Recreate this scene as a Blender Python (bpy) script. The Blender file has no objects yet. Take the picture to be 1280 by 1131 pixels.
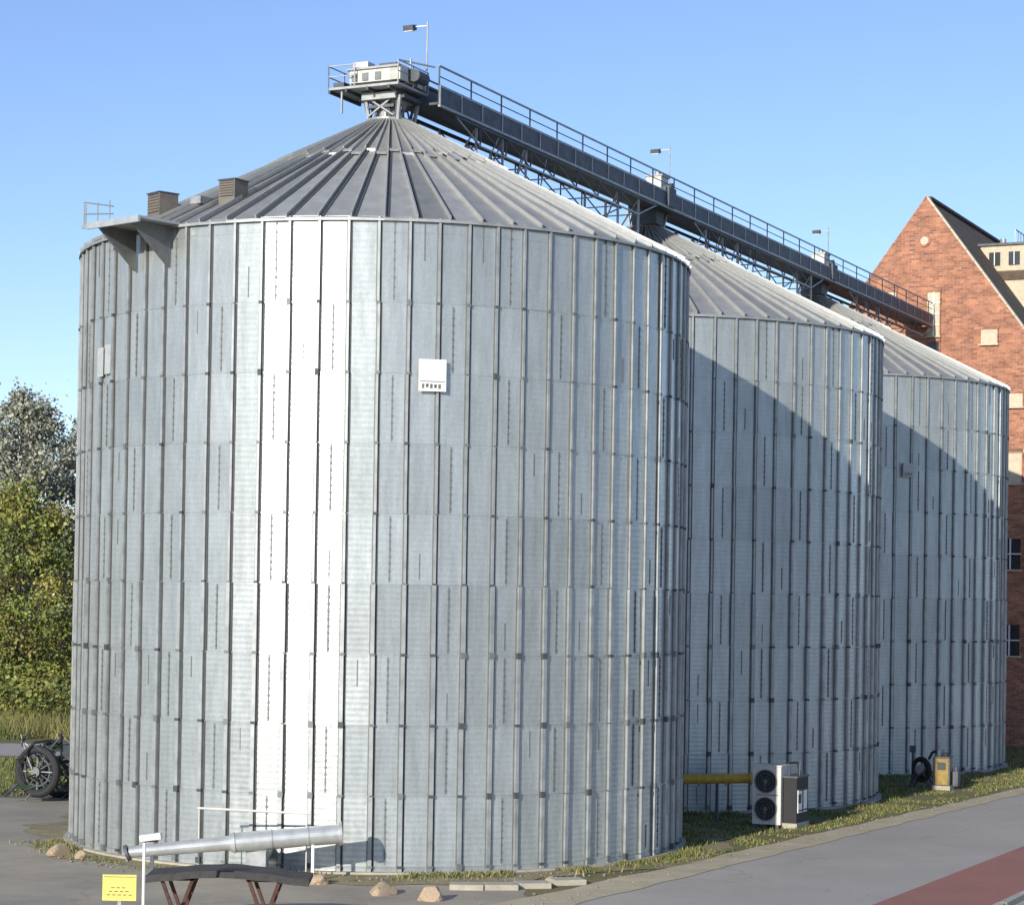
import bpy, math, random, bmesh
from mathutils import Vector, Matrix, noise
R=math.radians
rnd=random.Random(7)
sc=bpy.context.scene
sc.view_settings.view_transform='Standard'
sc.view_settings.look='None'
sc.view_settings.exposure=0

# ------------------------------------------------------------ materials
def mk(name,col,rough=.7,metal=0.,var=.15,scale=6.,bump=0.,bscale=40.,col2=None,attr=None,detail=6.,spec=None,stretch=None):
    m=bpy.data.materials.new(name); m.use_nodes=True
    nt=m.node_tree; N=nt.nodes; L=nt.links
    b=N['Principled BSDF']; b.inputs['Roughness'].default_value=rough; b.inputs['Metallic'].default_value=metal
    if spec is not None: b.inputs['Specular IOR Level'].default_value=spec
    tc=N.new('ShaderNodeTexCoord'); src=tc.outputs['Object']
    if stretch:
        mp=N.new('ShaderNodeMapping'); mp.inputs['Scale'].default_value=stretch
        L.new(src,mp.inputs[0]); src=mp.outputs[0]
    nz=N.new('ShaderNodeTexNoise'); nz.inputs['Scale'].default_value=scale; nz.inputs['Detail'].default_value=detail
    nz.inputs['Roughness'].default_value=.65
    L.new(src,nz.inputs['Vector'])
    rp=N.new('ShaderNodeMapRange'); rp.inputs['From Min'].default_value=.3; rp.inputs['From Max'].default_value=.7
    L.new(nz.outputs['Fac'],rp.inputs['Value'])
    mx=N.new('ShaderNodeMix'); mx.data_type='RGBA'
    c2=col2 if col2 else tuple(c*(1-var) for c in col)
    c1=col if col2 else tuple(min(1,c*(1+var)) for c in col)
    mx.inputs[6].default_value=(*c1,1); mx.inputs[7].default_value=(*c2,1)
    L.new(rp.outputs[0],mx.inputs[0])
    out=mx.outputs[2]
    if attr:
        at=N.new('ShaderNodeAttribute'); at.attribute_name=attr
        mul=N.new('ShaderNodeVectorMath'); mul.operation='SCALE'
        L.new(out,mul.inputs[0]); L.new(at.outputs['Fac'],mul.inputs['Scale']); out=mul.outputs[0]
    L.new(out,b.inputs['Base Color'])
    if bump>0:
        n2=N.new('ShaderNodeTexNoise'); n2.inputs['Scale'].default_value=bscale; n2.inputs['Detail'].default_value=5
        L.new(src,n2.inputs['Vector'])
        bp=N.new('ShaderNodeBump'); bp.inputs['Strength'].default_value=bump; bp.inputs['Distance'].default_value=.03
        L.new(n2.outputs['Fac'],bp.inputs['Height']); L.new(bp.outputs[0],b.inputs['Normal'])
    return m

def math_node(nt,op,a=None,b=None,va=None,vb=None):
    n=nt.nodes.new('ShaderNodeMath'); n.operation=op
    if a is not None: nt.links.new(a,n.inputs[0])
    if b is not None: nt.links.new(b,n.inputs[1])
    if va is not None: n.inputs[0].default_value=va
    if vb is not None: n.inputs[1].default_value=vb
    return n.outputs[0]

RH=1.265; Z0=.13
def galv_wall():
    m=mk('galvanised_sheet',(.475,.505,.495),rough=.36,metal=.55,var=.15,scale=1.5,attr='tone',stretch=(4,4,.6),detail=9)
    nt=m.node_tree; N=nt.nodes; L=nt.links; b=N['Principled BSDF']
    b.inputs['Anisotropic'].default_value=.5; b.inputs['Anisotropic Rotation'].default_value=.25
    tg=N.new('ShaderNodeTangent'); tg.direction_type='RADIAL'; tg.axis='Z'; L.new(tg.outputs[0],b.inputs['Tangent'])
    tc=N.new('ShaderNodeTexCoord'); sp=N.new('ShaderNodeSeparateXYZ'); L.new(tc.outputs['Object'],sp.inputs[0])
    z=sp.outputs['Z']
    s=math_node(nt,'MULTIPLY',z,vb=2*math.pi/.105); s=math_node(nt,'SINE',s)
    bp=N.new('ShaderNodeBump'); bp.inputs['Strength'].default_value=.12; bp.inputs['Distance'].default_value=.008
    L.new(s,bp.inputs['Height']); L.new(bp.outputs[0],b.inputs['Normal'])
    f=math_node(nt,'SUBTRACT',z,vb=Z0); f=math_node(nt,'DIVIDE',f,vb=RH); f=math_node(nt,'FRACT',f)
    f=math_node(nt,'SUBTRACT',f,vb=.5); f=math_node(nt,'ABSOLUTE',f); f=math_node(nt,'GREATER_THAN',f,vb=.492)
    f=math_node(nt,'MULTIPLY',f,vb=.2)
    old=b.inputs['Base Color'].links[0].from_socket
    n3=N.new('ShaderNodeTexNoise'); n3.inputs['Scale'].default_value=22; n3.inputs['Detail'].default_value=6; n3.inputs['Roughness'].default_value=.75
    L.new(tc.outputs['Object'],n3.inputs['Vector'])
    r3=N.new('ShaderNodeMapRange'); r3.inputs['From Min'].default_value=.3; r3.inputs['From Max'].default_value=.7; r3.inputs['To Min'].default_value=.88; r3.inputs['To Max'].default_value=1.12
    L.new(n3.outputs['Fac'],r3.inputs['Value'])
    v3=N.new('ShaderNodeVectorMath'); v3.operation='SCALE'; L.new(old,v3.inputs[0]); L.new(r3.outputs[0],v3.inputs['Scale'])
    mx=N.new('ShaderNodeMix'); mx.data_type='RGBA'; L.new(f,mx.inputs[0]); L.new(v3.outputs[0],mx.inputs[6]); mx.inputs[7].default_value=(.16,.17,.17,1)
    L.new(mx.outputs[2],b.inputs['Base Color'])
    nz=N.new('ShaderNodeTexNoise'); nz.inputs['Scale'].default_value=9; L.new(tc.outputs['Object'],nz.inputs['Vector'])
    r=N.new('ShaderNodeMapRange'); r.inputs['To Min'].default_value=.27; r.inputs['To Max'].default_value=.46
    L.new(nz.outputs['Fac'],r.inputs['Value']); L.new(r.outputs[0],b.inputs['Roughness'])
    return m
M_WALL=galv_wall()
M_RIB=mk('galvanised_stiffener',(.37,.385,.38),rough=.48,metal=.45,var=.25,scale=3)
M_ROOF=mk('galvanised_roof',(.37,.365,.34),rough=.42,metal=.35,var=.18,scale=2.5,attr='tone',detail=10)
M_SEAM=mk('roof_seam',(.52,.52,.49),rough=.42,metal=.45,var=.1)
M_GAP=mk('dark_joint',(.075,.08,.08),rough=.7,metal=.2)
M_LAP=mk('lap_joint',(.19,.20,.195),rough=.6,metal=.4)
M_STEEL=mk('galvanised_steel',(.34,.35,.35),rough=.5,metal=.4,var=.25,scale=5)
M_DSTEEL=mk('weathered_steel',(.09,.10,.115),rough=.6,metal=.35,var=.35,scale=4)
M_DUCT=mk('duct_sheet',(.55,.56,.54),rough=.35,metal=.5,var=.15,scale=5)
M_PALE=mk('pale_painted_metal',(.60,.58,.52),rough=.5,var=.12,scale=3)
M_BLACK=mk('black_rubber',(.02,.02,.022),rough=.7)
M_WHITE=mk('white_paint',(.80,.79,.75),rough=.45,var=.06)
M_PLATE=mk('faded_plate',(.42,.44,.43),rough=.5,var=.15)
M_CREAM=mk('cream_render',(.56,.48,.35),rough=.8,var=.15)
M_YEL=mk('yellow_paint',(.55,.36,.05),rough=.5,var=.2)
M_DYEL=mk('shaded_yellow_paint',(.30,.20,.05),rough=.6,var=.35,scale=8)  # pump yellow, darkened: the shadow it stands in is painted into the colour
M_YSIGN=mk('yellow_sign_face',(.75,.66,.14),rough=.5,var=.06)
M_TAN=mk('brown_cover',(.17,.14,.11),rough=.7,var=.2)
M_VENT=mk('vent_sheet_metal',(.19,.17,.145),rough=.6,metal=.3,var=.2)
M_RUST=mk('rusty_steel',(.08,.035,.022),rough=.8,var=.4,scale=20)
M_DARKT=mk('dark_tarpaulin',(.04,.036,.034),rough=.75,var=.35,scale=8,bump=.4,bscale=9)
M_CONC=mk('concrete',(.42,.38,.30),rough=.9,var=.2,scale=4,bump=.3)
M_STONE=mk('boulder_stone',(.44,.33,.22),rough=.9,var=.25,scale=8,bump=.5,bscale=18)
M_GREENP=mk('green_paint',(.025,.05,.03),rough=.6,var=.3)
M_BARK=mk('bark',(.11,.09,.07),rough=.9,var=.3,scale=10,bump=.4)
M_GLASS=mk('dark_glass',(.03,.035,.04),rough=.15)

# ------------------------------------------------------------ mesh builder
class MB:
    def __init__(s): s.v=[];s.f=[];s.m=[];s.t=[];s.mats=[]
    def mi(s,m):
        if m not in s.mats: s.mats.append(m)
        return s.mats.index(m)
    def face(s,pts,m,tone=1.):
        k=len(s.v); s.v+= [tuple(p) for p in pts]; s.f.append(tuple(range(k,k+len(pts)))); s.m.append(s.mi(m)); s.t.append(tone)
    def raw(s,vs,fs,m,tone=1.):
        k=len(s.v); s.v+=[tuple(p) for p in vs]
        i=s.mi(m)
        for f in fs: s.f.append(tuple(k+a for a in f)); s.m.append(i); s.t.append(tone)
    def box(s,c,size,m,rot=None,tone=1.,taper=1.):
        hx,hy,hz=[a/2 for a in size]; vs=[]
        for z in(-1,1):
            k=taper if z>0 else 1
            for x,y in((-1,-1),(1,-1),(1,1),(-1,1)):
                p=Vector((x*hx*k,y*hy*k,z*hz))
                if rot is not None: p=rot@p
                vs.append(Vector(c)+p)
        s.raw(vs,[(3,2,1,0),(4,5,6,7),(0,1,5,4),(1,2,6,5),(2,3,7,6),(3,0,4,7)],m,tone)
    def beam(s,a,b,w,h,m,tone=1.):
        a=Vector(a);b=Vector(b);d=b-a; L=d.length
        z=d.normalized(); up=Vector((0,0,1)) if abs(z.z)<.95 else Vector((0,1,0))
        x=z.cross(up).normalized(); y=x.cross(z)
        rot=Matrix((x,y,z)).transposed()
        s.box((a+b)/2,(w,h,L),m,rot,tone)
    def cyl(s,a,b,r,m,seg=12,r2=None,tone=1.):
        a=Vector(a);b=Vector(b);z=(b-a).normalized(); up=Vector((0,0,1)) if abs(z.z)<.95 else Vector((0,1,0))
        x=z.cross(up).normalized(); y=z.cross(x); r2=r if r2 is None else r2
        vs=[]
        for c,rr in((a,r),(b,r2)):
            for i in range(seg):
                t=2*math.pi*i/seg; vs.append(c+x*rr*math.cos(t)+y*rr*math.sin(t))
        fs=[(i,(i+1)%seg,seg+(i+1)%seg,seg+i) for i in range(seg)]+[tuple(range(seg))[::-1],tuple(range(seg,2*seg))]
        s.raw(vs,fs,m,tone)
    def tube(s,pts,r,m,seg=8):
        for a,b in zip(pts[:-1],pts[1:]): s.cyl(a,b,r,m,seg)
    def torus(s,c,axis,R1,r,m,n=24,k=8):
        z=Vector(axis).normalized(); up=Vector((0,0,1)) if abs(z.z)<.95 else Vector((0,1,0))
        x=z.cross(up).normalized(); y=z.cross(x); vs=[]
        for i in range(n):
            t=2*math.pi*i/n; d=x*math.cos(t)+y*math.sin(t)
            for j in range(k):
                q=2*math.pi*j/k; vs.append(Vector(c)+d*(R1+r*math.cos(q))+z*r*math.sin(q))
        fs=[(i*k+j,i*k+(j+1)%k,((i+1)%n)*k+(j+1)%k,((i+1)%n)*k+j) for i in range(n) for j in range(k)]
        s.raw(vs,fs,m)
    def obj(s,name,parent=None,smooth=False,bevel=0):
        me=bpy.data.meshes.new(name); me.from_pydata(s.v,[],s.f)
        for m in s.mats: me.materials.append(m)
        me.polygons.foreach_set('material_index',s.m)
        a=me.attributes.new('tone','FLOAT','FACE'); a.data.foreach_set('value',s.t)
        if smooth: me.polygons.foreach_set('use_smooth',[True]*len(s.f))
        me.update()
        o=bpy.data.objects.new(name,me); sc.collection.objects.link(o)
        if parent: o.parent=parent
        if bevel:
            md=o.modifiers.new('bevel','BEVEL'); md.width=bevel; md.segments=2; md.limit_method='ANGLE'
        return o
def empty(name,M):
    o=bpy.data.objects.new(name,None); sc.collection.objects.link(o); o.matrix_world=M; o.empty_display_size=.5
    return o

# ------------------------------------------------------------ layout (metres)
F=2776.; CZ=4.93; ANG=1.120
C1=Vector((-2.688,46.03,0)); DU=Vector((math.cos(ANG),math.sin(ANG),0)); DV=Vector((math.sin(ANG),-math.cos(ANG),0))
ROW=Matrix.Translation(C1)@Matrix.Rotation(ANG-math.pi/2,4,'Z')
SP=13.91; SR=6.214; H=11.80; APEX=14.74; CZO=.28
def rw(v,u,z=0): return C1+DV*v+DU*u+Vector((0,0,z))
def hor(px): return 750.6+.0161*(px-640)
def P(px,py,dep): return Vector(((px-640)/F*dep,dep,CZ-(py-hor(px))/F*dep))
def G(px,py):
    d=CZ*F/(py-hor(px)); return Vector(((px-640)/F*d,d,0))
RI=ROW.inverted()

def build_silo(center,first,seed):
    rd=random.Random(seed)
    E=empty('grain_silo',Matrix.Translation(center))
    N=72; ph=R(rd.uniform(0,5) if not first else 2.0)
    w=MB()
    zs=[0.0]+[Z0+RH*k for k in range(0,9)]+[H]
    for k in range(len(zs)-1):
        z0,z1=zs[k],zs[k+1]
        stag=(k%2)*4+1
        base=[rd.gauss(1,.05) for _ in range(N)]
        for i in range(N):
            a0=ph+2*math.pi*i/N; a1=ph+2*math.pi*(i+1)/N
            d=[rd.uniform(-.007,.007) for _ in range(2)]
            P0=Vector((math.cos(a0),math.sin(a0),0))*(SR+d[0]); P1=Vector((math.cos(a1),math.sin(a1),0))*(SR+d[1])
            tl=rd.uniform(-.003,.003)
            Q0=P0*(1+tl/SR);Q1=P1*(1+tl/SR)
            Pm=(P0+P1)/2;Qm=(Q0+Q1)/2; up0=Vector((0,0,z0));up1=Vector((0,0,z1))
            for h,(A,B,C,D) in enumerate(((P0,Pm,Qm,Q0),(Pm,P1,Q1,Qm))):
                hs=2*i+h; sid=((hs-stag)//8)%9
                t=base[sid]*(1+.03*math.sin(i*2.3))
                w.face((A+up0,B+up0,C+up1,D+up1),M_WALL,t)
            am=(a0+a1)/2; rr=SR*math.cos(math.pi/N)+.006
            n=Vector((math.cos(am),math.sin(am),0)); rot=Matrix.Rotation(am,3,'Z')
            if (2*i+1-stag)%8==0 and z1-z0>.5:
                zz0=z0+.04; zz1=z1-.04; L=(zz1-zz0)
                w.box(n*rr+Vector((0,0,(zz0+zz1)/2)),(.012,.022,L),M_LAP,rot)
                for q in range(9): w.box(n*(rr+.006)+Vector((0,0,zz0+(q+.5)*L/9)),(.016,.036,.035),M_LAP,rot)
            elif rd.random()<.16 and z1-z0>.5:
                L=(z1-z0)*rd.uniform(.3,.45); zb=z0+.1+rd.choice((0,.5))*(z1-z0-.2-L)*2
                w.box(n*rr+Vector((0,0,zb+L/2)),(.010,.020,L),M_LAP,rot)
    w.obj('wall_sheets',E)
    rb=MB()
    for i in range(N):
        a=ph+2*math.pi*i/N; n=Vector((math.cos(a),math.sin(a),0)); t=Vector((-n.y,n.x,0)); rot=Matrix.Rotation(a,3,'Z')
        for k in range(len(zs)-1):
            z0,z1=zs[k],zs[k+1]
            low=z0<5.1
            wd=.070 if low else .045; dp=.065 if low else .05
            L=z1-z0-.02; jx=rd.uniform(-.008,.008)
            c=n*(SR+dp/2)+t*jx+Vector((0,0,(z0+z1)/2))
            rb.box(c,(dp,wd,L),M_RIB,rot)
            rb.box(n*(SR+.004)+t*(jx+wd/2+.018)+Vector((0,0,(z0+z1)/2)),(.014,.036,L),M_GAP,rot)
            rb.box(n*(SR+.004)+t*(jx-wd/2-.012)+Vector((0,0,(z0+z1)/2)),(.014,.024,L),M_LAP,rot)
            if k>0:
                big=rd.random()<(.4 if low else .1)
                if rd.random()<.8: rb.box(n*(SR+dp/2+.004)+t*jx+Vector((0,0,z0)),(dp+.012,wd+.025,.11 if big else .05),M_GAP if rd.random()<.5 else M_LAP,rot)
    rb.obj('vertical_stiffeners',E)
    ft=MB()
    p=lambda r,a,z:Vector((r*math.cos(a),r*math.sin(a),z))
    for i in range(N):
        a0=2*math.pi*i/N;a1=2*math.pi*(i+1)/N
        r0,r1=SR-.05,SR+.16
        ft.face((p(r1,a0,0),p(r1,a1,0),p(r1,a1,.05),p(r1,a0,.05)),M_CONC)
        ft.face((p(r0,a0,.05),p(r1,a0,.05),p(r1,a1,.05),p(r0,a1,.05)),M_CONC)
    ft.obj('concrete_footing',E)
    rf=MB(); NR=66; r_e=SR+.075; r_m=2.45; r_t=.42
    def rz(r): return H+(APEX-H)*(1-(r-r_t)/(SR-r_t))
    for i in range(NR):
        a0=2*math.pi*i/NR;a1=2*math.pi*(i+1)/NR
        t=rd.gauss(1,.11); t2=rd.gauss(1,.11)
        j=rd.uniform(-.015,.015)
        rm=r_m+(.12 if i%2 else -.08)
        rf.face((p(r_e,a0,rz(r_e)),p(r_e,a1,rz(r_e)+j),p(rm-.15,a1,rz(rm-.15)+j),p(rm-.15,a0,rz(rm-.15))),M_ROOF,t)
        rf.face((p(rm,a0,rz(rm)+.05),p(rm,a1,rz(rm)+.05),p(r_t,a1,rz(r_t)+.05),p(r_t,a0,rz(r_t)+.05)),M_ROOF,t2)
        rf.face((p(rm,a0,rz(rm)-.01),p(rm,a1,rz(rm)-.01),p(rm,a1,rz(rm)+.05),p(rm,a0,rz(rm)+.05)),M_SEAM)
        if i%3: rf.box(p(rm+.05,(a0+a1)/2,rz(rm+.05)+.045),(.12,2*rm*math.sin(math.pi/NR)*.8,.02),M_SEAM,Matrix.Rotation((a0+a1)/2,3,'Z')@Matrix.Rotation(R(28),3,'Y'))
        rf.face((p(r_e,a0,rz(r_e)-.05),p(r_e,a1,rz(r_e)-.05),p(r_e,a1,rz(r_e)+j),p(r_e,a0,rz(r_e))),M_RIB)
        rf.beam(p(r_e,a0,rz(r_e)+.035),p(rm,a0,rz(rm)+.035),.03,.08,M_SEAM)
        rf.beam(p(r_e-.02,a0+.011,rz(r_e)+.012),p(rm,a0+.022,rz(rm)+.012),.055,.014,M_GAP)
        rf.beam(p(rm,a0,rz(rm)+.08),p(r_t,a0,rz(r_t)+.08),.022,.06,M_SEAM)
        if i%2==0: rf.beam(p(rm,a0+.02,rz(rm)+.06),p(r_t,a0+.06,rz(r_t)+.06),.03,.014,M_GAP)
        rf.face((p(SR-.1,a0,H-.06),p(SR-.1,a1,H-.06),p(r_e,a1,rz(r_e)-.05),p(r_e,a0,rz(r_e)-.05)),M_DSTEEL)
    rf.cyl((0,0,rz(r_t)-.05),(0,0,rz(r_t)+.10),.5,M_STEEL,24)
    rf.cyl((0,0,rz(r_t)+.10),(0,0,15.2),.30,M_STEEL,20)
    for q in range(8):
        a=q*math.pi/4; rf.beam(p(.42,a,APEX+.08),p(.33,a,15.2),.04,.04,M_DSTEEL)
    rf.obj('conical_roof',E)
    sg=MB(); a=R(-79 if first else -70); n=Vector((math.cos(a),math.sin(a),0)); rot=Matrix.Rotation(a,3,'Z')
    t=Vector((-n.y,n.x,0)); S=.50 if first else .36; zc=8.95; ms=M_WHITE if first else M_PLATE
    if seed!=12:
        sg.box(n*(SR+.10)+Vector((0,0,zc)),(.02,S,S*1.15),ms,rot)
        for q in range(5):
            sg.box(n*(SR+.113)+t*(S*(-.34+.15*q))+Vector((0,0,zc-S*.38+rd.uniform(-.01,.01))),(.006,S*.09,S*(.12 if q%2 else .16)),M_GAP if q%2 else M_TAN,rot)
        sg.box(n*(SR+.113)+Vector((0,0,zc-S*.22)),(.004,S*.9,.015),M_LAP,rot)
        for z in(-.2,.2): sg.box(n*(SR+.05)+Vector((0,0,zc+z*S)),(.09,S*.7,.03),M_LAP,rot)
    if first:
        a=R(-146); n=Vector((math.cos(a),math.sin(a),0)); rot=Matrix.Rotation(a,3,'Z'); t=Vector((-n.y,n.x,0))
        for s in(-.17,.17): sg.box(n*(SR+.055)+t*s+Vector((0,0,9.4+s*.1)),(.010,.27,.56),M_PLATE,rot)
    if sg.v: sg.obj('number_plate',E)
    if first:
        pl=MB(); a=R(-131); rot=Matrix.Rotation(a,3,'Z')
        def q(r,t,z): return rot@Vector((r,t,z))
        pl.box(q(SR+.50,0,H-.02),(1.0,1.45,.05),M_DUCT,rot)
        pl.box(q(SR+.99,0,H-.06),(.05,1.5,.12),M_DUCT,rot)
        for s in(-.55,.40):
            vs=[q(SR+.03,s,H-.05),q(SR+.95,s,H-.05),q(SR+.03,s,H-.80),q(SR+.03,s+.06,H-.05),q(SR+.95,s+.06,H-.05),q(SR+.03,s+.06,H-.80)]
            pl.raw(vs,[(0,1,2),(5,4,3),(0,3,4,1),(1,4,5,2),(2,5,3,0)],M_LAP)
        for s in(-.70,-.35,.0):
            pl.beam(q(SR+.75,s-.4,H),q(SR+.75,s-.4,H+.42),.022,.022,M_LAP)
        pl.beam(q(SR+.75,-1.15,H+.46),q(SR+.75,-.30,H+.30),.022,.022,M_LAP)
        pl.beam(q(SR+.75,-1.15,H+.24),q(SR+.75,-.30,H+.16),.02,.02,M_LAP)
        pl.beam(q(SR+.75,-1.15,H),q(SR+.75,-1.15,H+.46),.022,.022,M_LAP)
        pl.beam(q(SR+.75,-1.2,H),q(SR+.75,-.6,H),.04,.06,M_STEEL)
        pl.obj('access_platform',E)
        vt=MB()
        for az,r,sx,sy,sz in((-139,5.45,.42,.42,.42),(-122,5.05,.40,.38,.36)):
            rot=Matrix.Rotation(R(az),3,'Z'); zc=rz(r)
            b=rot@Vector((r,0,0))
            vt.box(b+Vector((0,0,zc+sz/2-.05)),(sx,sy,sz+.1),M_VENT,rot)
            vt.box(b+Vector((0,0,zc+sz)),(sx+.04,sy+.04,.02),M_DSTEEL,rot)
            vt.box(b+rot@Vector((sx/2+.004,0,sz/2+zc-b.z)),(.012,sy*.85,sz*.75),M_TAN,rot)
            for k in range(7): vt.box(b+rot@Vector((sx/2+.012,0,zc-b.z+.05+k*sz/7.5)),(.02,sy*.85,.012),M_GAP,rot)
        vt.box(Matrix.Rotation(R(-136),3,'Z')@Vector((5.0,.4,rz(5.1)+.08)),(.45,.25,.14),M_STEEL,rot)
        vt.obj('roof_vents',E)
    return E
for k in range(3): build_silo(rw(0,SP*k),k==0,11+k)

# ------------------------------------------------------------ conveyor bridge
CV=empty('grain_conveyor_bridge',ROW@Matrix.Translation((0,0,CZO)))
c=MB(); y0,y1=.5,39.3
c.box((.10,(y0+y1)/2,15.22),(.50,y1-y0,.42),M_DSTEEL)
c.box((.10,(y0+y1)/2,15.46),(.58,y1-y0,.05),M_DSTEEL)
c.box((.62,(y0+y1)/2,14.98),(.52,y1-y0,.05),M_DSTEEL)
c.box((.89,(y0+y1)/2,15.13),(.03,y1-y0,.36),M_DSTEEL)
c.box((.89,(y0+y1)/2,15.33),(.05,y1-y0,.035),M_STEEL)
c.box((.89,(y0+y1)/2,14.93),(.06,y1-y0,.05),M_STEEL)
y=y0
while y<y1:
    c.box((.912,y,15.13),(.02,.04,.38),M_STEEL); c.box((.10,y,15.50),(.6,.06,.03),M_STEEL); y+=.98
c.obj('trough_and_catwalk',CV)
c=MB()
y=y0
while y<y1:
    c.beam((.88,y,14.96),(.88,y,15.76),.028,.028,M_DSTEEL); c.beam((-.22,y,15.4),(-.22,y,15.90),.025,.025,M_DSTEEL); y+=1.47
c.beam((.88,y0,15.76),(.88,y1,15.76),.035,.035,M_STEEL); c.beam((.88,y0,15.54),(.88,y1,15.54),.018,.018,M_DSTEEL)
c.beam((-.22,y0,15.90),(-.22,y1,15.90),.03,.03,M_DSTEEL)
c.obj('handrails',CV)
c=MB()
for k in range(3):
    a=SP*k+1.3; b=min(SP*(k+1)-1.3,y1) if k<2 else y1
    for x in(-.15,.85):
        c.beam((x,a,14.88),(x,b,14.88),.06,.07,M_DSTEEL)
        c.beam((x,a+1.2,14.46),(x,b-1.2,14.46),.035,.035,M_STEEL)
        n=7; st=(b-a-2.4)/n
        for i in range(n):
            s0=a+1.2+i*st
            c.beam((x,s0,14.46),(x,s0,14.86),.028,.028,M_DSTEEL); c.beam((x,s0,14.86),(x,s0+st,14.46),.025,.025,M_DSTEEL)
        c.beam((x,a,14.88),(x,a+1.2,14.46),.03,.03,M_STEEL); c.beam((x,b,14.88),(x,b-1.2,14.46),.03,.03,M_STEEL)
    n=7
    for i in range(n+1):
        s=a+1.2+(b-a-2.4)*i/n; c.beam((-.15,s,14.45),(.85,s,14.45),.028,.028,M_STEEL)
    for s,rr in((a+1.1,2.4),(a+2.4,3.7),(a+3.6,4.9)):
        zr=H-CZO+(APEX-H)*(1-(rr-.42)/(SR-.42))
        for x in(-.1,.8): c.beam((x,s,zr),(x,s,14.9),.045,.045,M_STEEL)
        c.beam((-.1,s,zr+.1),(.8,s,14.85),.025,.025,M_STEEL); c.beam((.8,s,zr+.1),(.8,s+1.1,14.85),.025,.025,M_STEEL)
    if k<2:
        for s,rr in((SP*(k+1)-2.4,2.4),(SP*(k+1)-3.7,3.7)):
            zr=H-CZO+(APEX-H)*(1-(rr-.42)/(SR-.42))
            for x in(-.1,.8): c.beam((x,s,zr),(x,s,14.9),.05,.05,M_STEEL)
            c.beam((-.1,s,zr+.1),(.8,s,14.85),.03,.03,M_STEEL)
c.obj('truss_and_struts',CV)
c=MB()
for k in range(3):
    y=SP*k
    for x in(-.35,.45):
        for dy in(-.4,.4):
            c.beam((x*.8,y+dy*.8,14.4),(x,y+dy,15.0),.06,.06,M_STEEL)
    c.cyl((.1,y,14.72),(.1,y,15.02),.2,M_STEEL,14,r2=.34)
    c.box((.1,y,14.98),(.9,.8,.08),M_DSTEEL)
    if k:
        c.box((.25,y+.2,15.72),(.42,.5,.36),M_PALE); c.box((.25,y+.2,15.91),(.5,.56,.04),M_STEEL); c.cyl((.45,y+.2,15.6),(.7,y+.2,15.6),.12,M_DSTEEL)
        c.box((.4,y-.5,15.2),(1.15,.5,.5),M_DSTEEL); c.cyl((.3,y+.1,15.9),(.3,y+.1,16.05),.08,M_STEEL)
        c.box((.2,y-.3,14.75),(.7,.5,.4),M_DSTEEL)
    ly=y+1.3; lx=.15
    c.cyl((lx,ly,15.4),(lx,ly,16.95),.020,M_STEEL,8)
    c.beam((lx,ly,16.86),(lx-.33,ly-.1,16.84),.022,.022,M_STEEL)
    c.box((lx-.36,ly-.12,16.82),(.24,.18,.11),M_DSTEEL,Matrix.Rotation(R(12),3,'X')); c.box((lx-.36,ly-.12,16.755),(.2,.14,.02),M_WHITE,Matrix.Rotation(R(12),3,'X'))
c.box((.0,-.1,15.38),(1.15,1.2,.26),M_PALE); c.box((.0,-.1,15.53),(1.25,1.3,.04),M_STEEL)
for q in range(4): c.box((.0,-.6+q*.33,15.38),(1.19,.04,.29),M_STEEL)
c.box((.50,-.55,15.40),(.26,.3,.30),M_PALE); c.box((-.35,-.5,15.62),(.35,.3,.14),M_PALE); c.box((.2,-.3,15.60),(.4,.4,.12),M_DSTEEL)
c.cyl((.72,-.3,15.4),(.72,.15,15.4),.13,M_DSTEEL,14)
for x in(-.45,-.2,.1): c.box((x,-.712,15.36),(.14,.02,.16),M_LAP)
c.box((-.2,-.15,15.15),(1.65,1.3,.05),M_STEEL)
for x in(-1.0,-.6,-.1,.4): c.beam((x,-.8,15.10),(x,.5,15.10),.05,.07,M_DSTEEL)
c.box((-.0,-.1,15.00),(.8,.8,.14),M_STEEL); c.box((0,-.1,14.80),(.62,.62,.06),M_DSTEEL)
for x in(-.42,-.15,.15,.42):
    for yy in(-.42,.36): c.beam((x*.7,yy*.7,14.45),(x,yy,15.1),.045,.045,M_DSTEEL)
for yy in(-.40,.34): c.beam((-.3,yy,14.6),(.4,yy,15.05),.03,.03,M_STEEL); c.beam((.3,yy,14.6),(-.4,yy,15.05),.03,.03,M_STEEL)
c.box((-.82,-.6,15.23),(.25,.25,.12),M_DSTEEL)
for a,b in (((-1.02,-.8),(-.4,-.8)),((-1.02,-.8),(-1.02,.5)),((-1.02,.5),(-.3,.5)),((.62,-.8),(.62,.5))):
    for z in(15.40,15.62): c.beam((*a,z),(*b,z),.02,.02,M_STEEL)
    n=max(1,int((Vector(b)-Vector(a)).length/.45))
    for i in range(n+1):
        pp=Vector(a).lerp(Vector(b),i/n); c.beam((pp.x,pp.y,15.15),(pp.x,pp.y,15.64),.02,.02,M_STEEL)
c.beam((.2,.5,15.4),(.2,.5,15.98),.03,.03,M_STEEL)
c.beam((-.1,.5,15.98),(.3,1.4,15.98),.03,.03,M_STEEL)
c.beam((-.75,-.7,15.12),(-.75,-.7,14.65),.035,.035,M_STEEL)
c.obj('drive_heads_and_lamps',CV)

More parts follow.
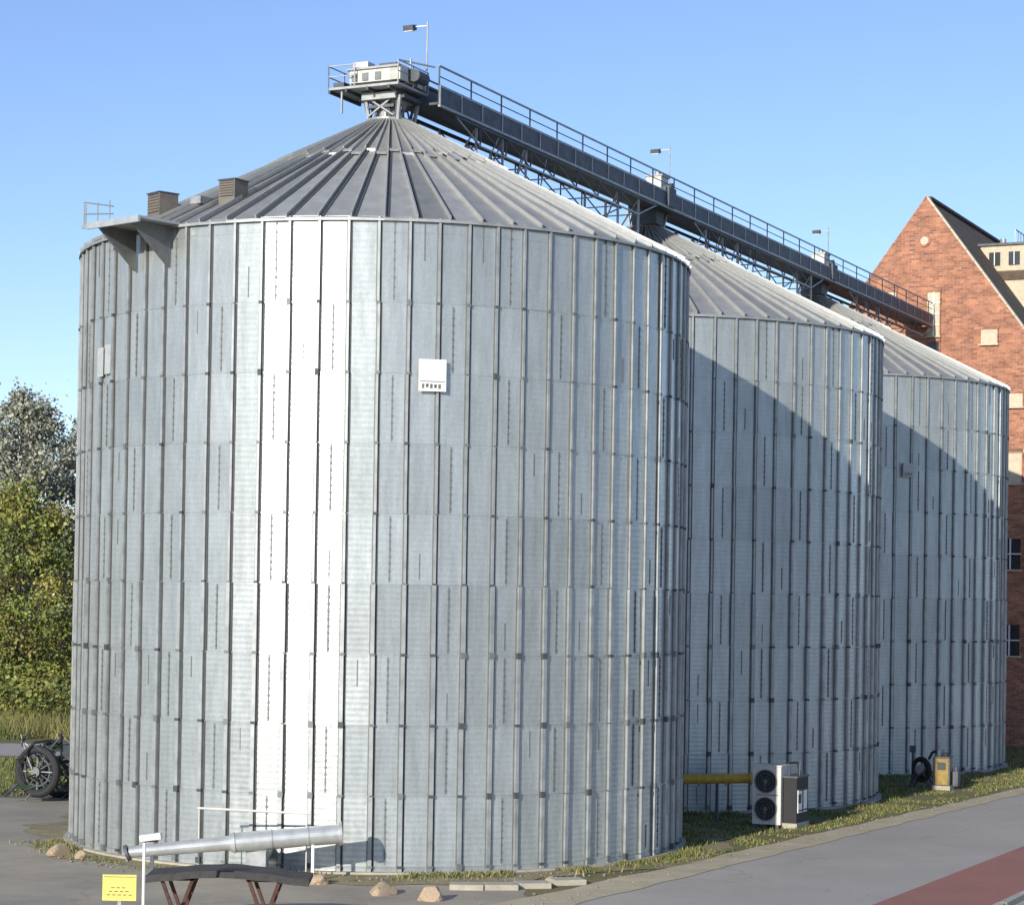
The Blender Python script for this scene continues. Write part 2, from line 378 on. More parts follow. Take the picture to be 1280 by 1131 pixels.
# ------------------------------------------------------------ brick building
def brickmat():
    m=bpy.data.materials.new('red_brick'); m.use_nodes=True; nt=m.node_tree;N=nt.nodes;L=nt.links;b=N['Principled BSDF']
    b.inputs['Roughness'].default_value=.9
    tc=N.new('ShaderNodeTexCoord'); sp=N.new('ShaderNodeSeparateXYZ'); L.new(tc.outputs['Object'],sp.inputs[0])
    cx=N.new('ShaderNodeCombineXYZ'); s=math_node(nt,'ADD',sp.outputs['X'],sp.outputs['Y']); L.new(s,cx.inputs[0]); L.new(sp.outputs['Z'],cx.inputs[1])
    br=N.new('ShaderNodeTexBrick'); L.new(cx.outputs[0],br.inputs['Vector']); br.inputs['Scale'].default_value=1
    br.inputs['Brick Width'].default_value=.26; br.inputs['Row Height'].default_value=.085; br.inputs['Mortar Size'].default_value=.007
    br.inputs['Color1'].default_value=(.48,.20,.11,1); br.inputs['Color2'].default_value=(.25,.10,.065,1); br.inputs['Mortar'].default_value=(.36,.26,.19,1)
    nz=N.new('ShaderNodeTexNoise'); nz.inputs['Scale'].default_value=1.6; nz.inputs['Detail'].default_value=12; nz.inputs['Roughness'].default_value=.8; L.new(tc.outputs['Object'],nz.inputs['Vector'])
    mr=N.new('ShaderNodeMapRange'); mr.inputs['From Min'].default_value=.3; mr.inputs['From Max'].default_value=.7; mr.inputs['To Min'].default_value=.55; mr.inputs['To Max'].default_value=1.4
    L.new(nz.outputs['Fac'],mr.inputs['Value'])
    v=N.new('ShaderNodeVectorMath'); v.operation='SCALE'; L.new(br.outputs['Color'],v.inputs[0]); L.new(mr.outputs[0],v.inputs['Scale']); L.new(v.outputs[0],b.inputs['Base Color'])
    return m
M_BRICK=brickmat()
M_TILE=mk('roof_tiles',(.15,.11,.07),rough=.85,scale=3,bump=.5,bscale=12,col2=(.07,.05,.04),detail=10)
BB=empty('brick_mill_building',ROW@Matrix.Translation((.55,39.5,0)))
b=MB(); W=7.6; AZ=19.95; SL=1.37; EZ=AZ-W*SL; LN=26; WZ=.72
b.face([(-W,0,0),(W,0,0),(W,0,EZ),(0,0,AZ),(-W,0,EZ)],M_BRICK)
b.face([(W,LN,0),(-W,LN,0),(-W,LN,EZ),(0,LN,AZ),(W,LN,EZ)],M_BRICK)
b.face([(W,0,0),(W,LN,0),(W,LN,EZ),(W,0,EZ)],M_BRICK); b.face([(-W,LN,0),(-W,0,0),(-W,0,EZ),(-W,LN,EZ)],M_BRICK)
b.obj('brick_walls',BB)
b=MB()
for s in(-1,1):
    o=.3
    A=Vector((0,.28,AZ+.02));B=Vector((s*(W+o),.28,AZ+.02-(W+o)*SL)); D=Vector((0,LN,0))
    t=Vector((0,0,-.15))
    b.raw([A,B,B+D,A+D,A+t,B+t,B+D+t,A+D+t],[(0,1,2,3),(7,6,5,4),(0,4,5,1),(1,5,6,2)],M_TILE)
    n=26
    for i in range(n):
        e=Vector((s*(W+.2),.12,AZ+.06-(W+.2)*SL)); p0=Vector((0,.12,AZ+.06)).lerp(e,i/n); q0=Vector((0,.12,AZ+.06)).lerp(e,(i+.97)/n)
        b.beam(p0,q0,.26,.07,M_CREAM if s>0 else M_BRICK)
b.beam((0,.3,AZ+.06),(0,LN,AZ+.06),.2,.1,M_TILE)
b.obj('tiled_roof',BB)
b=MB()
def win(x,z,w,h,fill=M_CREAM,bars=True):
    b.box((x,-.02,z),(w,.05,h),fill)
    if bars:
        b.box((x,-.06,z),(.05,.03,h),M_WHITE)
        k=max(1,round(h/.45))
        for q in range(1,k): b.box((x,-.062,z-h/2+q*h/k),(w,.03,.04),M_WHITE)
    b.box((x,-.06,z-h/2-.04),(w+.12,.12,.06),M_CREAM); b.box((x,-.04,z+h/2+.06),(w+.1,.08,.12),M_BRICK)
    for s in(-1,1): b.box((x+s*(w/2+.02),-.045,z),(.04,.05,h),M_BRICK)
win(.32,14.95+WZ,.46,1.6); win(.32,13.65+WZ,.44,.55,M_GLASS,False)
win(2.38,14.05+WZ,.60,.52,bars=False); win(-1.3,15.6+WZ,.4,.45,bars=False); win(-2.3,14.05+WZ,.6,.5,bars=False)
b.cyl((-.05,-.05,17.65+WZ),(-.05,.02,17.65+WZ),.22,M_BRICK,18); b.cyl((-.05,-.07,17.65+WZ),(-.05,.0,17.65+WZ),.15,M_CREAM,18)
for x in(-5,-2.5,0,1.2,3.25,4.3,6.2):
    for z in(12.15,9.7,6.6,3.5):
        if z>12 and x in(4.3,1.2): continue
        win(x,z+.3,.75,1.1 if z<10 else .48,M_GLASS if z<9 else M_CREAM,z<9)
b.box((0,-.04,10.6),(2*W,.08,.14),M_CREAM)
b.obj('windows_and_bands',BB)
b=MB()
for (yy,xx,wd,ww,top) in((4.3,.95,2.2,1.7,18.75),(9.5,.8,2.4,2.2,19.0),(14,1.0,2.6,2.4,19.0)):
    zb=AZ-(xx+ww)*SL; xc=xx+ww/2
    b.box((xc,yy+wd/2,(zb+top)/2),(ww,wd,top-zb),M_CREAM)
    b.box((xc,yy+wd/2,top+.05),(ww+.2,wd+.2,.09),M_DSTEEL)
    b.box((xc-.3,yy-.02,top-.50),(.42,.06,.5),M_GLASS); b.box((xc+.45,yy-.02,top-.50),(.42,.06,.5),M_GLASS)
    b.box((xc,yy-.03,top-1.15),(ww,.06,.35),M_TILE)
    for q in(-.3,.45): b.box((xc+q,yy-.06,top-.50),(.03,.03,.5),M_WHITE)
    b.box((xx+ww+.02,yy+wd/2,top-.5),(.04,wd*.6,.6),M_GLASS)
for i in range(5): b.beam((2.2,4.6+i*.45,18.8),(2.2,4.6+i*.45,19.4),.03,.03,M_STEEL)
b.beam((2.2,4.6,19.4),(2.2,6.4,19.4),.03,.03,M_STEEL); b.cyl((1.6,5.2,18.8),(1.6,5.2,19.15),.12,M_STEEL)
b.obj('dormers',BB)

# ------------------------------------------------------------ ground
def sheet(name,pts,z,mat,jit=0):
    out=[]; n=len(pts)
    for i in range(n):
        a=Vector(pts[i]);c_=Vector(pts[(i+1)%n])
        k=max(1,int((c_-a).length/.35)) if jit else 1
        for j in range(k):
            p=a.lerp(c_,j/k)
            if jit: p=p+Vector((noise.noise(Vector((p.x*.9,p.y*.9,z*99))),noise.noise(Vector((p.y*.9,p.x*.9,5.5))) ))*jit+Vector((noise.noise(Vector((p.x*4,p.y*4,z*9))),noise.noise(Vector((p.y*4,p.x*4,1.5)))))*jit*.25
            out.append((p.x,p.y,z))
    m=MB(); m.face(out,mat); return m.obj(name)
def rvu(l): return [rw(v,u).xy for v,u in l]
def paving(name,c1,c2,crackcol,sc1=.5):
    m=mk(name,c1,rough=.92,scale=sc1,col2=c2,detail=15,bump=.25,bscale=55)
    nt=m.node_tree;N=nt.nodes;L=nt.links;b=N['Principled BSDF']; old=b.inputs['Base Color'].links[0].from_socket
    tc=N.new('ShaderNodeTexCoord')
    n1=N.new('ShaderNodeTexNoise'); n1.inputs['Scale'].default_value=1.5; n1.inputs['Detail'].default_value=4; L.new(tc.outputs['Object'],n1.inputs['Vector'])
    va=N.new('ShaderNodeVectorMath'); va.operation='ADD'; L.new(tc.outputs['Object'],va.inputs[0]); L.new(n1.outputs['Color'],va.inputs[1])
    vo=N.new('ShaderNodeTexVoronoi'); vo.feature='DISTANCE_TO_EDGE'; vo.inputs['Scale'].default_value=.16; L.new(va.outputs[0],vo.inputs['Vector'])
    lt=math_node(nt,'LESS_THAN',vo.outputs['Distance'],vb=.004)
    lt=math_node(nt,'MULTIPLY',lt,vb=.25)
    mx=N.new('ShaderNodeMix'); mx.data_type='RGBA'; L.new(lt,mx.inputs[0]); L.new(old,mx.inputs[6]); mx.inputs[7].default_value=(*crackcol,1)
    n2=N.new('ShaderNodeTexNoise'); n2.inputs['Scale'].default_value=18; n2.inputs['Detail'].default_value=8; n2.inputs['Roughness'].default_value=.8; L.new(tc.outputs['Object'],n2.inputs['Vector'])
    r=N.new('ShaderNodeMapRange'); r.inputs['From Min'].default_value=.3; r.inputs['From Max'].default_value=.7; r.inputs['To Min'].default_value=.84; r.inputs['To Max'].default_value=1.16; L.new(n2.outputs['Fac'],r.inputs['Value'])
    v=N.new('ShaderNodeVectorMath'); v.operation='SCALE'; L.new(mx.outputs[2],v.inputs[0]); L.new(r.outputs[0],v.inputs['Scale']); L.new(v.outputs[0],b.inputs['Base Color'])
    return m
M_GROUND=mk('grassy_ground',(.12,.12,.035),rough=.95,scale=.6,col2=(.20,.165,.07),detail=10,bump=.8,bscale=6)
M_ASPH=paving('asphalt',(.42,.36,.275),(.26,.23,.185),(.12,.11,.08))
M_ASPH2=paving('road_asphalt',(.44,.395,.335),(.35,.32,.275),(.2,.18,.15),.3)
M_RED=paving('red_cycle_surface',(.38,.16,.12),(.30,.13,.10),(.2,.09,.07),.6)
M_SOIL=mk('sandy_soil',(.38,.30,.18),rough=.95,scale=2.2,col2=(.15,.14,.055),detail=12,bump=.8,bscale=15)
M_SAND=mk('sandy_edge',(.56,.47,.32),rough=.95,scale=1.5,col2=(.38,.32,.20),detail=12,bump=.5,bscale=20)
sheet('ground',[(-1500,-300),(1500,-300),(1500,2500),(-1500,2500)],0,M_GROUND)
sheet('yard_pavement',[(-40,15),(4.2,15)]+[tuple(p) for p in rvu([(7.6,-8)])]+[(-.5,42),(-3,51),(-9,53.5),(-40,52.5)],.004,M_ASPH,jit=.5)
sheet('lane',[(-60,66.5),(-2,67.5),(-2,73),(-60,72)],.004,M_ASPH2,jit=.3)
sheet('road',rvu([(7.1,-45),(26,-45),(26,140),(15.5,140),(9.0,22),(7.5,-7)]),.008,M_ASPH2)
sheet('cycle_path',rvu([(11.55,-45),(13.3,-45),(14.9,140),(13.15,140)]),.012,M_RED)
sheet('road_edge_strip',rvu([(6.5,-9),(7.6,-9),(9.0,19),(11.4,60),(11.0,60),(8.4,19),(7.0,-3)]),.016,M_SAND,jit=.10)
k=MB()
for i in range(90):
    u=-45+i*1.5; k.box((13.5+(u+45)*.0086,u,.05),(.14,1.47,.10),M_CONC)
k.obj('kerb',empty('roadside_kerb',ROW))
pts=[]
for i in range(60):
    a=2*math.pi*i/60; r=7.3+.3*math.sin(3*a)
    pts.append((C1.x+r*math.cos(a),C1.y+r*math.sin(a)))
sheet('soil_apron',pts,.012,M_SOIL,jit=.7)
sl=MB()
for i,(px,py) in enumerate([(590,1110),(632,1110),(672,1108),(715,1104)]):
    g=RI@G(px,py); sl.box((g.x,g.y,.05),(.58,.42,.1),M_CONC,Matrix.Rotation(R(26+i*6),3,'Z'))
sl.obj('concrete_slabs',empty('loose_concrete_slabs',ROW),bevel=.01)

def grass(name,n,region,hmin,hmax,cols,thr=-.12):
    g=MB(); c_=0; tries=0
    while c_<n and tries<n*30:
        tries+=1
        p=region()
        if p is None: continue
        if noise.noise(Vector((p[0]*.8,p[1]*.8,3)))<thr: continue
        c_+=1
        h=rnd.uniform(hmin,hmax); a=rnd.uniform(0,6.28); w_=rnd.uniform(.01,.022); l=rnd.uniform(-.6,.6)*h; l2=rnd.uniform(-.6,.6)*h
        x,y=p; dx,dy=math.cos(a)*w_,math.sin(a)*w_
        g.face(((x-dx,y-dy,0),(x+dx,y+dy,0),(x+l,y+l2,h)),cols[rnd.randrange(len(cols))],rnd.uniform(.6,1.4))
    return g.obj(name)
GC=[mk('grass_green',(.10,.14,.03),rough=.8,attr='tone'),mk('grass_dry',(.28,.23,.09),rough=.85,attr='tone'),mk('grass_olive',(.15,.16,.045),rough=.8,attr='tone')]
def reg_ring():
    k=rnd.choice((0,0,0,1,1,2)); a=rnd.uniform(-2.9,.6); r=SR+.18+abs(rnd.gauss(0,.35))
    cc=rw(0,SP*k); return (cc.x+r*math.cos(a),cc.y+r*math.sin(a))
def reg_verge():
    u=rnd.uniform(-1,45); v=rnd.uniform(3.0,7.1+u*.055)
    p=rw(v,u)
    for k in range(3):
        if (p.xy-rw(0,SP*k).xy).length<SR+.25: return None
    return (p.x,p.y)
def reg_left(): return (rnd.uniform(-17,-8),rnd.uniform(54,66))
def reg_far(): return (rnd.uniform(-26,-12),rnd.uniform(74,92))
grass('grass_at_silo_base',7000,reg_ring,.03,.14,GC,-.1)
grass('grass_verge',26000,reg_verge,.02,.08,GC,-.2)
grass('grass_patch',11000,reg_left,.06,.18,[GC[0],GC[2],GC[1],GC[0]],-.4)
grass('tall_grass',14000,reg_far,.3,.9,[GC[1],GC[2],GC[0],GC[1]])
pb=MB()
M_PEB=mk('pebble',(.26,.22,.16),rough=.9,var=.3)
for i in range(420):
    if i%2:
        u=rnd.uniform(-9,30); p_=rw(rnd.uniform(6.8,7.7)+u*.055,u)
    else:
        a=rnd.uniform(-2.9,-.9); r=SR+rnd.uniform(.3,1.2); p_=C1+Vector((math.cos(a)*r,math.sin(a)*r,0))
    s=rnd.uniform(.008,.028); pb.box((p_.x,p_.y,.016+s*.4),(s*2,s*1.6,s),M_PEB,Matrix.Rotation(rnd.uniform(0,3),3,'Z')@Matrix.Rotation(rnd.uniform(-.3,.3),3,'X'),1,.6)
pb.obj('gravel')

# ------------------------------------------------------------ trees
def leafmat(n,c,c2): return mk(n,c,rough=.65,scale=.7,col2=c2,attr='tone')
ML=[leafmat('leaf_green',(.14,.20,.04),(.23,.25,.055)),leafmat('leaf_grey_green',(.26,.28,.21),(.36,.35,.26)),leafmat('leaf_yellowing',(.36,.31,.07),(.22,.23,.055))]
def tree(name,pos,h,rx,trunk,mats,nclump,nleaf,ls,crown0=.25,seed=1,cf=.24):
    rd=random.Random(seed); E=empty(name,Matrix.Translation(pos))
    t=MB(); pts=[]; x=y=0
    n=8
    for i in range(n+1):
        pts.append(Vector((x,y,h*.88*i/n))); x+=rd.uniform(-.15,.15);y+=rd.uniform(-.15,.15)
    for i in range(n): t.cyl(pts[i],pts[i+1],trunk*(1-i/n*.85),M_BARK,8,r2=trunk*(1-(i+1)/n*.85))
    g=MB()
    for k in range(nclump):
        f=rd.uniform(crown0,1.0)
        prof=math.sin(math.pi*min(1,((f-crown0)/(1-crown0))*.90+.10))**.6
        a=rd.uniform(0,6.28); rr=rx*prof*math.sqrt(rd.uniform(.05,1))*rd.choice((1,1,1.12))
        cpt=Vector((math.cos(a)*rr,math.sin(a)*rr,h*f))
        i=min(n-1,int(max(0,f-.15)/.85*n*.9)); b0=pts[i]
        mid=(b0+cpt)/2+Vector((0,0,-.1*rr))
        t.cyl(b0,mid,trunk*.16*(1-f*.5),M_BARK,5,r2=trunk*.09); t.cyl(mid,cpt,trunk*.09,M_BARK,5,r2=.012)
        cs=rd.uniform(.45,1.15)*rx*cf; tone=rd.uniform(.55,1.35); m=mats[rd.randrange(len(mats))]
        for _ in range(nleaf):
            d=Vector((rd.gauss(0,1),rd.gauss(0,1),rd.gauss(0,.85)))*cs*.62
            p=cpt+d; s=ls*rd.uniform(.6,1.4)
            u=Vector((rd.gauss(0,1),rd.gauss(0,1),rd.gauss(0,1))).normalized(); w_=u.orthogonal().normalized()*s*.5; w_=Matrix.Rotation(rd.uniform(0,6),3,u)@w_; q=u.cross(w_)
            g.face((p-w_,p+q*.7,p+w_,p-q*.7),m,tone*rd.uniform(.75,1.25))
    t.obj('trunk_and_limbs',E); g.obj('foliage',E)
tree('poplar_tree',(-22.3,101,0),13.9,2.5,.26,[ML[1]],170,130,.17,seed=3,crown0=.3,cf=.28)
tree('poplar_tree',(-25.6,104,0),13.6,2.6,.26,[ML[1],ML[1],ML[0]],140,120,.17,seed=8,crown0=.3,cf=.26)
tree('poplar_tree',(-20.0,106,0),13.3,2.2,.22,[ML[1]],150,125,.17,seed=5,crown0=.3,cf=.3)
tree('willow_tree',(-20.2,90,0),8.9,3.1,.22,[ML[0],ML[2]],140,160,.15,seed=13,crown0=.08)
tree('willow_tree',(-16.0,94,0),9.4,2.8,.22,[ML[0],ML[2],ML[0]],120,150,.15,seed=23,crown0=.08)
tree('willow_tree',(-24.8,92,0),8.4,2.9,.22,[ML[0],ML[2]],110,150,.15,seed=33,crown0=.08)
g=MB(); rd=random.Random(2)
for k in range(420):
    x=rd.uniform(-90,70); y=rd.uniform(150,175); hh=rd.uniform(1,7.5); cc=Vector((x,y,hh)); tone=rd.uniform(.5,1.2); m=ML[rd.randrange(3)]
    for _ in range(45):
        p=cc+Vector((rd.gauss(0,1.2),rd.gauss(0,1.2),rd.gauss(0,.9))); s=.4
        u=Vector((rd.gauss(0,1),rd.gauss(0,1),rd.gauss(0,1))).normalized(); w_=u.orthogonal().normalized()*s; q=u.cross(w_)
        g.face((p-w_,p+q*.7,p+w_,p-q*.7),m,tone*rd.uniform(.8,1.2))
g.obj('distant_tree_belt')
g=MB()
for k in range(90):
    x=rd.uniform(-27,-12); y=rd.uniform(80,89); hh=rd.uniform(.2,1.6); cc=Vector((x,y,hh)); tone=rd.uniform(.5,1.3); m=ML[rd.choice((0,2))]
    for _ in range(110):
        p=cc+Vector((rd.gauss(0,.6),rd.gauss(0,.6),rd.gauss(0,.4))); s=.09
        u=Vector((rd.gauss(0,1),rd.gauss(0,1),rd.gauss(0,1))).normalized(); w_=u.orthogonal().normalized()*s; q=u.cross(w_)
        g.face((p-w_,p+q*.7,p+w_,p-q*.7),m,tone*rd.uniform(.8,1.2))
g.obj('hedge_bushes')

# ------------------------------------------------------------ small objects
E=empty('air_conditioning_unit',ROW@Matrix.Translation(RI@G(962,1034)))
m=MB()
m.box((0,.25,.72),(.66,.46,1.28),M_PALE); m.box((0,.25,1.375),(.70,.50,.03),M_PALE)
for s in(-.26,.26): m.box((s,.25,.04),(.08,.56,.08),M_DSTEEL)
for z in(.42,1.03):
    m.cyl((-.02,.005,z),(-.02,.02,z),.25,M_BLACK,24); m.torus((-.02,.0,z),(0,1,0),.25,.016,M_LAP)
    for r in(.10,.18): m.torus((-.02,-.01,z),(0,1,0),r,.005,M_LAP,20,5)
    m.cyl((-.02,-.02,z),(-.02,.0,z),.05,M_LAP,12)
    for q in range(3):
        a=q*math.pi*2/3+.4; m.beam((-.02,-.004,z),(-.02+.21*math.cos(a),-.004,z+.21*math.sin(a)),.05,.008,M_DSTEEL)
m.box((.02,.015,.73),(.5,.01,.02),M_LAP)
m.obj('condenser_casing',E)
m=MB()
m.box((.50,.55,.62),(.30,.80,1.0),M_BLACK); m.box((.50,.55,1.14),(.34,.84,.04),M_DSTEEL)
m.box((.66,.52,.60),(.02,.62,.50),M_WHITE); m.box((.675,.52,.60),(.01,.06,.48),M_GAP); m.box((.675,.3,.66),(.01,.2,.2),M_GAP)
for z in(.40,.85): m.box((.675,.52,z),(.012,.56,.03),M_GAP)
m.box((.50,.55,.06),(.34,.84,.12),M_CONC)
for a in((.42,.3),(.6,.5),(.5,.85)): m.beam((*a,1.1),(*a,1.42),.025,.025,M_DSTEEL)
m.tube([(.2,.45,1.2),(.3,.6,1.42),(.45,.8,1.42),(.5,.8,1.15)],.025,M_BLACK)
m.obj('control_cabinet',E)
E=empty('yellow_supply_pipe',ROW); m=MB()
A=RI@P(944,972,50.0); B=RI@P(800,974,50.6)
m.cyl(A,B,.11,M_YEL,16); d=(B-A)
for f in(.0,.22,.45,.75): m.cyl(A+d*f,A+d*(f+.015),.145,M_YEL,16)
for f in(.3,.8): p_=A+d*f; m.beam((p_.x,p_.y,0),(p_.x,p_.y,p_.z-.1),.06,.06,M_DSTEEL)
m.obj('pipe_run',E)
E=empty('yellow_pump_unit',ROW@Matrix.Translation(RI@G(1180,986)))
m=MB()
m.box((.06,0,.50),(.36,.4,.72),M_DYEL); m.box((.06,0,.88),(.42,.45,.04),M_DSTEEL); m.box((.06,-.21,.65),(.22,.02,.2),M_GAP); m.box((.06,0,.06),(.5,.5,.12),M_CONC)
m.cyl((-.05,-.05,.9),(-.05,-.05,1.08),.06,M_DSTEEL,12); m.cyl((.1,.05,.9),(.1,.05,1.0),.1,M_BLACK,12)
for x in(-.15,.27): m.box((x,-.22,.5),(.04,.03,.74),M_DSTEEL)
m.torus((-.55,0,.52),(.5,1,0),.30,.05,M_BLACK); m.torus((-.62,.15,.52),(.5,1,0),.24,.05,M_BLACK); m.cyl((-.6,-.1,.52),(-.45,.3,.52),.12,M_STEEL)
for s in(-1,1): m.beam((-.55+s*.3,0,0),(-.55,0,.52),.04,.04,M_DSTEEL); m.beam((-.55+s*.3,.3,0),(-.55,.3,.52),.04,.04,M_DSTEEL)
m.tube([(-.35,0,.8),(-.25,0,1.0),(-.1,0,1.05),(.0,0,.85)],.035,M_BLACK)
m.cyl((-.85,.2,.0),(-.85,.2,1.1),.035,M_DSTEEL,8); m.box((-.85,.2,1.05),(.16,.12,.18),M_DSTEEL)
m.box((.36,.2,.3),(.16,.25,.4),M_DSTEEL); m.cyl((.36,.2,.5),(.36,.2,.62),.05,M_DSTEEL)
for q in range(6): m.beam((-.9+q*.1,.1,.1+.1*q),(-.7+q*.12,.05,.5-.05*q),.03,.03,M_DSTEEL)
m.obj('pump_and_hose_reel',E)
E=empty('aeration_duct',Matrix.Identity(4)); m=MB()
a=P(168,1064,38.3);b_=P(300,1052,38.5);c_=P(430,1041,38.7); dd=(c_-b_).normalized()
m.cyl(a,b_,.10,M_DUCT,24,r2=.13); m.cyl(b_,c_,.17,M_DUCT,32)
m.cyl(b_-dd*.10,b_,.13,M_DUCT,24,r2=.19)
m.cyl(c_,c_+dd*.05,.21,M_DUCT,28); m.cyl(c_+dd*.051,c_+dd*.056,.16,M_GAP,28)
for f in(.35,.7): q=b_.lerp(c_,f); m.cyl(q,q+dd*.02,.18,M_STEEL,28)
q=b_.lerp(c_,.2); m.box((q.x,q.y+.25,.28),(.35,.5,.5),M_STEEL); m.cyl((q.x,q.y+.3,.3),(q.x,q.y+1.9,.4),.15,M_STEEL,20)
q=b_.lerp(c_,.75); m.beam((q.x,q.y-.05,0),(q.x,q.y-.05,q.z-.1),.05,.05,M_WHITE)
m.beam((a.x+.4,a.y,0),(a.x+.4,a.y,a.z),.06,.06,M_DSTEEL); m.cyl(a,a+Vector((-.05,0,-.02)),.14,M_DSTEEL,20)
m.obj('duct_sections',E)
E=empty('guard_rail',Matrix.Identity(4)); m=MB()
a=P(252,1009,39.0);b_=P(392,1016,38.9)
m.cyl(a,b_,.022,M_PALE,10)
for f in(.02,.98): q=a.lerp(b_,f); m.cyl((q.x,q.y,0),(q.x,q.y,q.z),.013,M_PALE,8)
m.obj('rail_and_posts',E)
sg=P(157,1108,31)
E=empty('warning_sign',Matrix.Translation((sg.x,31,0))); m=MB(); z=sg.z
m.box((0,0,z),(.47,.02,.36),M_YSIGN); m.box((0,.03,z/2),(.05,.03,z),M_STEEL); m.box((0,-.012,z+.15),(.44,.004,.010),M_TAN)
for i in range(3):
    for q in range(5-i): m.box((-.15+q*.075+i*.03,-.0125,z-.10+i*.05),(.05,.004,.014),M_TAN)
m.obj('sign_plate_and_post',E)
lp=P(187,1045,31); E=empty('post_lamp',Matrix.Translation((lp.x,31,0))); m=MB(); z=lp.z
m.cyl((0,0,0),(0,0,z),.022,M_WHITE,12); m.box((.09,0,z),(.30,.16,.09),M_WHITE,Matrix.Rotation(R(-8),3,'Y')); m.box((.09,0,z-.055),(.22,.12,.02),M_GLASS); m.cyl((0,0,0),(0,0,.03),.09,M_DSTEEL,16)
m.obj('mast_and_head',E,bevel=.012)
T=P(288,1088,33); E=empty('trestle_table',Matrix.Translation((T.x,33,0))); m=MB(); z=T.z
n=22
def zz(x): return z+.06-.085*abs(x)**1.4+.006*math.sin(x*11)
for i in range(n):
    x0=-1.12+2.4*i/n; x1=-1.12+2.4*(i+1)/n
    m.raw([(x0,-.4,zz(x0)-.10),(x1,-.4,zz(x1)-.10),(x1,.4,zz(x1)-.04),(x0,.4,zz(x0)-.04),(x0,-.36,zz(x0)),(x1,-.36,zz(x1)),(x1,.4,zz(x1)+.01),(x0,.4,zz(x0)+.01)],[(3,2,1,0),(4,5,6,7),(0,1,5,4),(2,3,7,6),(1,2,6,5),(3,0,4,7)],M_DARKT)
for x in(-.66,.62):
    for yy in(-.3,.3):
        m.beam((x,yy,.15),(x-.24,yy,z-.05),.05,.05,M_RUST); m.beam((x,yy,.15),(x+.24,yy,z-.05),.05,.05,M_RUST)
        m.beam((x,yy,0),(x,yy,.2),.06,.06,M_RUST); m.beam((x-.26,yy,z-.08),(x+.26,yy,z-.08),.05,.05,M_RUST)
    m.beam((x,-.3,.15),(x,.3,.15),.04,.04,M_RUST)
m.obj('top_and_legs',E)
def boulder(px,py,s,seed):
    g_=G(px,py)
    bm=bmesh.new(); bmesh.ops.create_icosphere(bm,subdivisions=3,radius=1)
    for v in bm.verts:
        n=noise.noise(v.co*1.1+Vector((seed*3.1,0,0)))*.45+noise.noise(v.co*3+Vector((seed,2,0)))*.12
        v.co*=1+n; v.co.z*=.62
    for i in range(5):
        rr=random.Random(seed*9+i); nn=Vector((rr.uniform(-1,1),rr.uniform(-1,1),rr.uniform(0,.8))).normalized()
        for v in bm.verts:
            dd=v.co.dot(nn)-.58
            if dd>0: v.co-=nn*dd*.9
    me=bpy.data.meshes.new('boulder'); bm.to_mesh(me); bm.free(); me.materials.append(M_STONE)
    o=bpy.data.objects.new('boulder',me); sc.collection.objects.link(o); o.location=(g_.x,g_.y,s*.3); o.scale=(s,s*.8,s); o.rotation_euler=(0,0,seed)
for i,(px,py,s) in enumerate([(485,1117,.25),(543,1124,.26),(404,1104,.2),(80,1069,.26),(107,1072,.16),(322,1084,.16),(693,1102,.13)]): boulder(px,py,s,i+1)
fm=G(66,1000)
E=empty('farm_implement',Matrix.Translation(fm)@Matrix.Rotation(R(20),4,'Z')); m=MB()
m.torus((-.30,-.3,.72),(.9,1,0),.52,.10,M_BLACK,28,10); m.torus((-.30,-.3,.72),(.9,1,0),.34,.03,M_DSTEEL,28,6); m.cyl((-.38,-.40,.72),(-.2,-.2,.72),.12,M_LAP,12)
for q in range(12):
    a=q*math.pi/6; dx=math.cos(a)*.5; m.beam((-.32,-.32,.72),(-.32+dx*.74,-.32-dx*.67,.72+.5*math.sin(a)),.025,.025,M_STEEL if q%3==0 else M_DSTEEL)
m.box((.35,.1,.80),(.9,.6,.4),M_GREENP); m.box((.55,.0,1.15),(.5,.5,.35),M_DSTEEL); m.box((.1,.1,1.30),(.4,.4,.25),M_GREENP)
m.cyl((.25,-.1,1.3),(.25,-.1,1.6),.05,M_BLACK,10)
m.torus((.75,-.1,.30),(.2,1,0),.22,.08,M_BLACK,20,8); m.torus((.4,.8,.5),(.35,1,0),.4,.12,M_BLACK,20,8)
rd=random.Random(4)
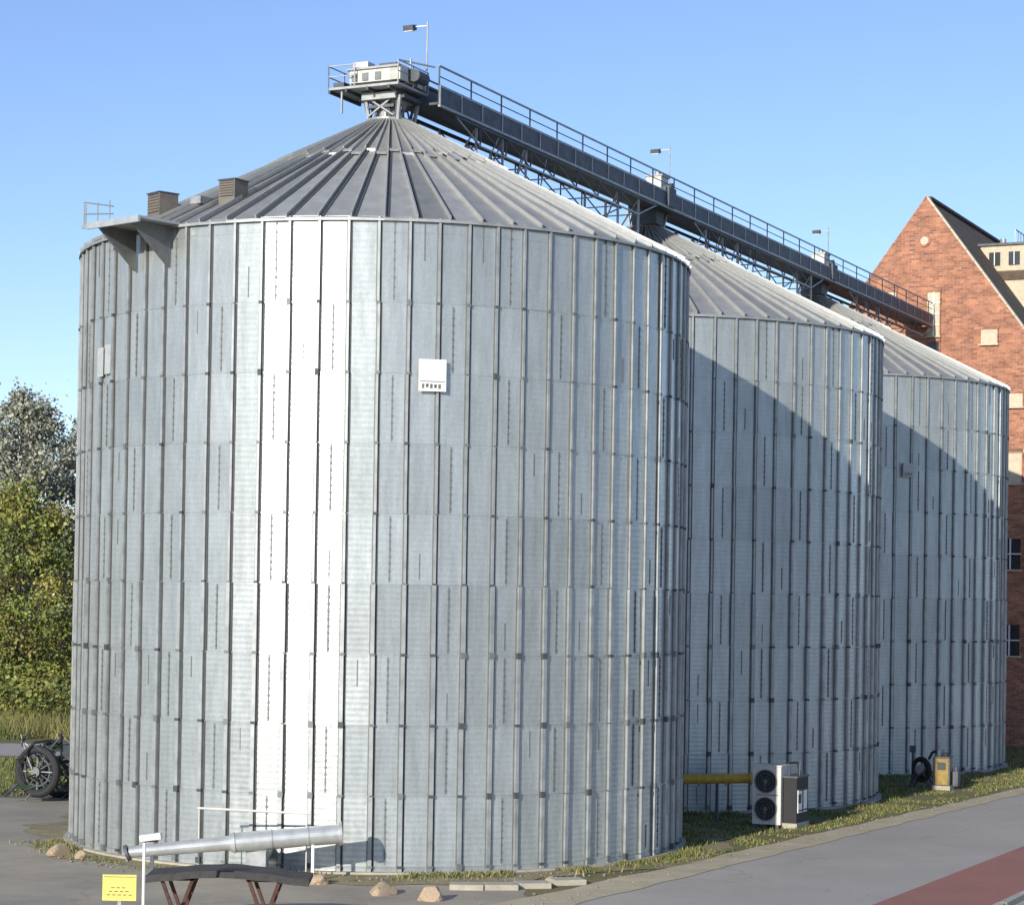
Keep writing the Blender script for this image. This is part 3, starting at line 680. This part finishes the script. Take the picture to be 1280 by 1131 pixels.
for i in range(80):
    p_=Vector((rd.uniform(-.7,.7),rd.uniform(-.5,.3),rd.uniform(.15,1.45))); q=p_+Vector((rd.uniform(-.35,.35),rd.uniform(-.2,.2),rd.uniform(-.35,.35)))
    q.z=max(.08,q.z); m.beam(p_,q,.03,.03,rd.choice((M_LAP,M_DSTEEL,M_GREENP,M_GAP,M_BLACK,M_STEEL)))
m.beam((-.8,-.2,.35),(.9,-.2,.42),.08,.08,M_GREENP); m.beam((-.8,-.2,.35),(-1.05,-.3,.15),.06,.06,M_DSTEEL)
m.tube([(-.6,-.3,.5),(-.75,-.3,1.0),(-.4,-.3,1.4),(.0,-.2,1.45),(.3,-.2,1.2)],.03,M_BLACK)
m.box((.2,.0,.3),(1.2,.5,.10),M_DSTEEL)
m.obj('chassis_wheels_engine',E)

# ------------------------------------------------------------ light, sky, camera
w=bpy.data.worlds.new('World'); sc.world=w; w.use_nodes=True; nt=w.node_tree
sk=nt.nodes.new('ShaderNodeTexSky'); sk.sky_type='NISHITA'; sk.sun_disc=False
EL=17.8; TH=63.0
sk.sun_elevation=R(EL); sk.sun_rotation=R(207); sk.air_density=.85; sk.dust_density=.15; sk.ozone_density=2.2
vm=nt.nodes.new('ShaderNodeVectorMath'); vm.operation='MULTIPLY'; vm.inputs[1].default_value=(1.10,1.09,1.26)
nt.links.new(sk.outputs[0],vm.inputs[0])
bg=nt.nodes['Background']; nt.links.new(vm.outputs[0],bg.inputs[0]); bg.inputs[1].default_value=.145
sd=bpy.data.lights.new('sun','SUN'); sd.energy=5.0; sd.angle=R(.5); sd.color=(1,.945,.83)
so=bpy.data.objects.new('sun',sd); sc.collection.objects.link(so)
d=Vector((math.cos(R(EL))*math.cos(R(TH)),math.cos(R(EL))*math.sin(R(TH)),-math.sin(R(EL))))
so.rotation_euler=d.to_track_quat('-Z','Y').to_euler()
cd=bpy.data.cameras.new('camera'); cd.lens=F/1280*36; cd.sensor_width=36; cd.sensor_fit='HORIZONTAL'; cd.clip_end=5000; cd.clip_start=.5
cd.shift_y=(705.1-565.5)/1280
co=bpy.data.objects.new('camera',cd); sc.collection.objects.link(co)
co.matrix_world=Matrix.Translation((0,0,CZ))@Matrix.Rotation(math.pi/2+.01639,4,'X')@Matrix.Rotation(.01609,4,'Z')
sc.camera=co
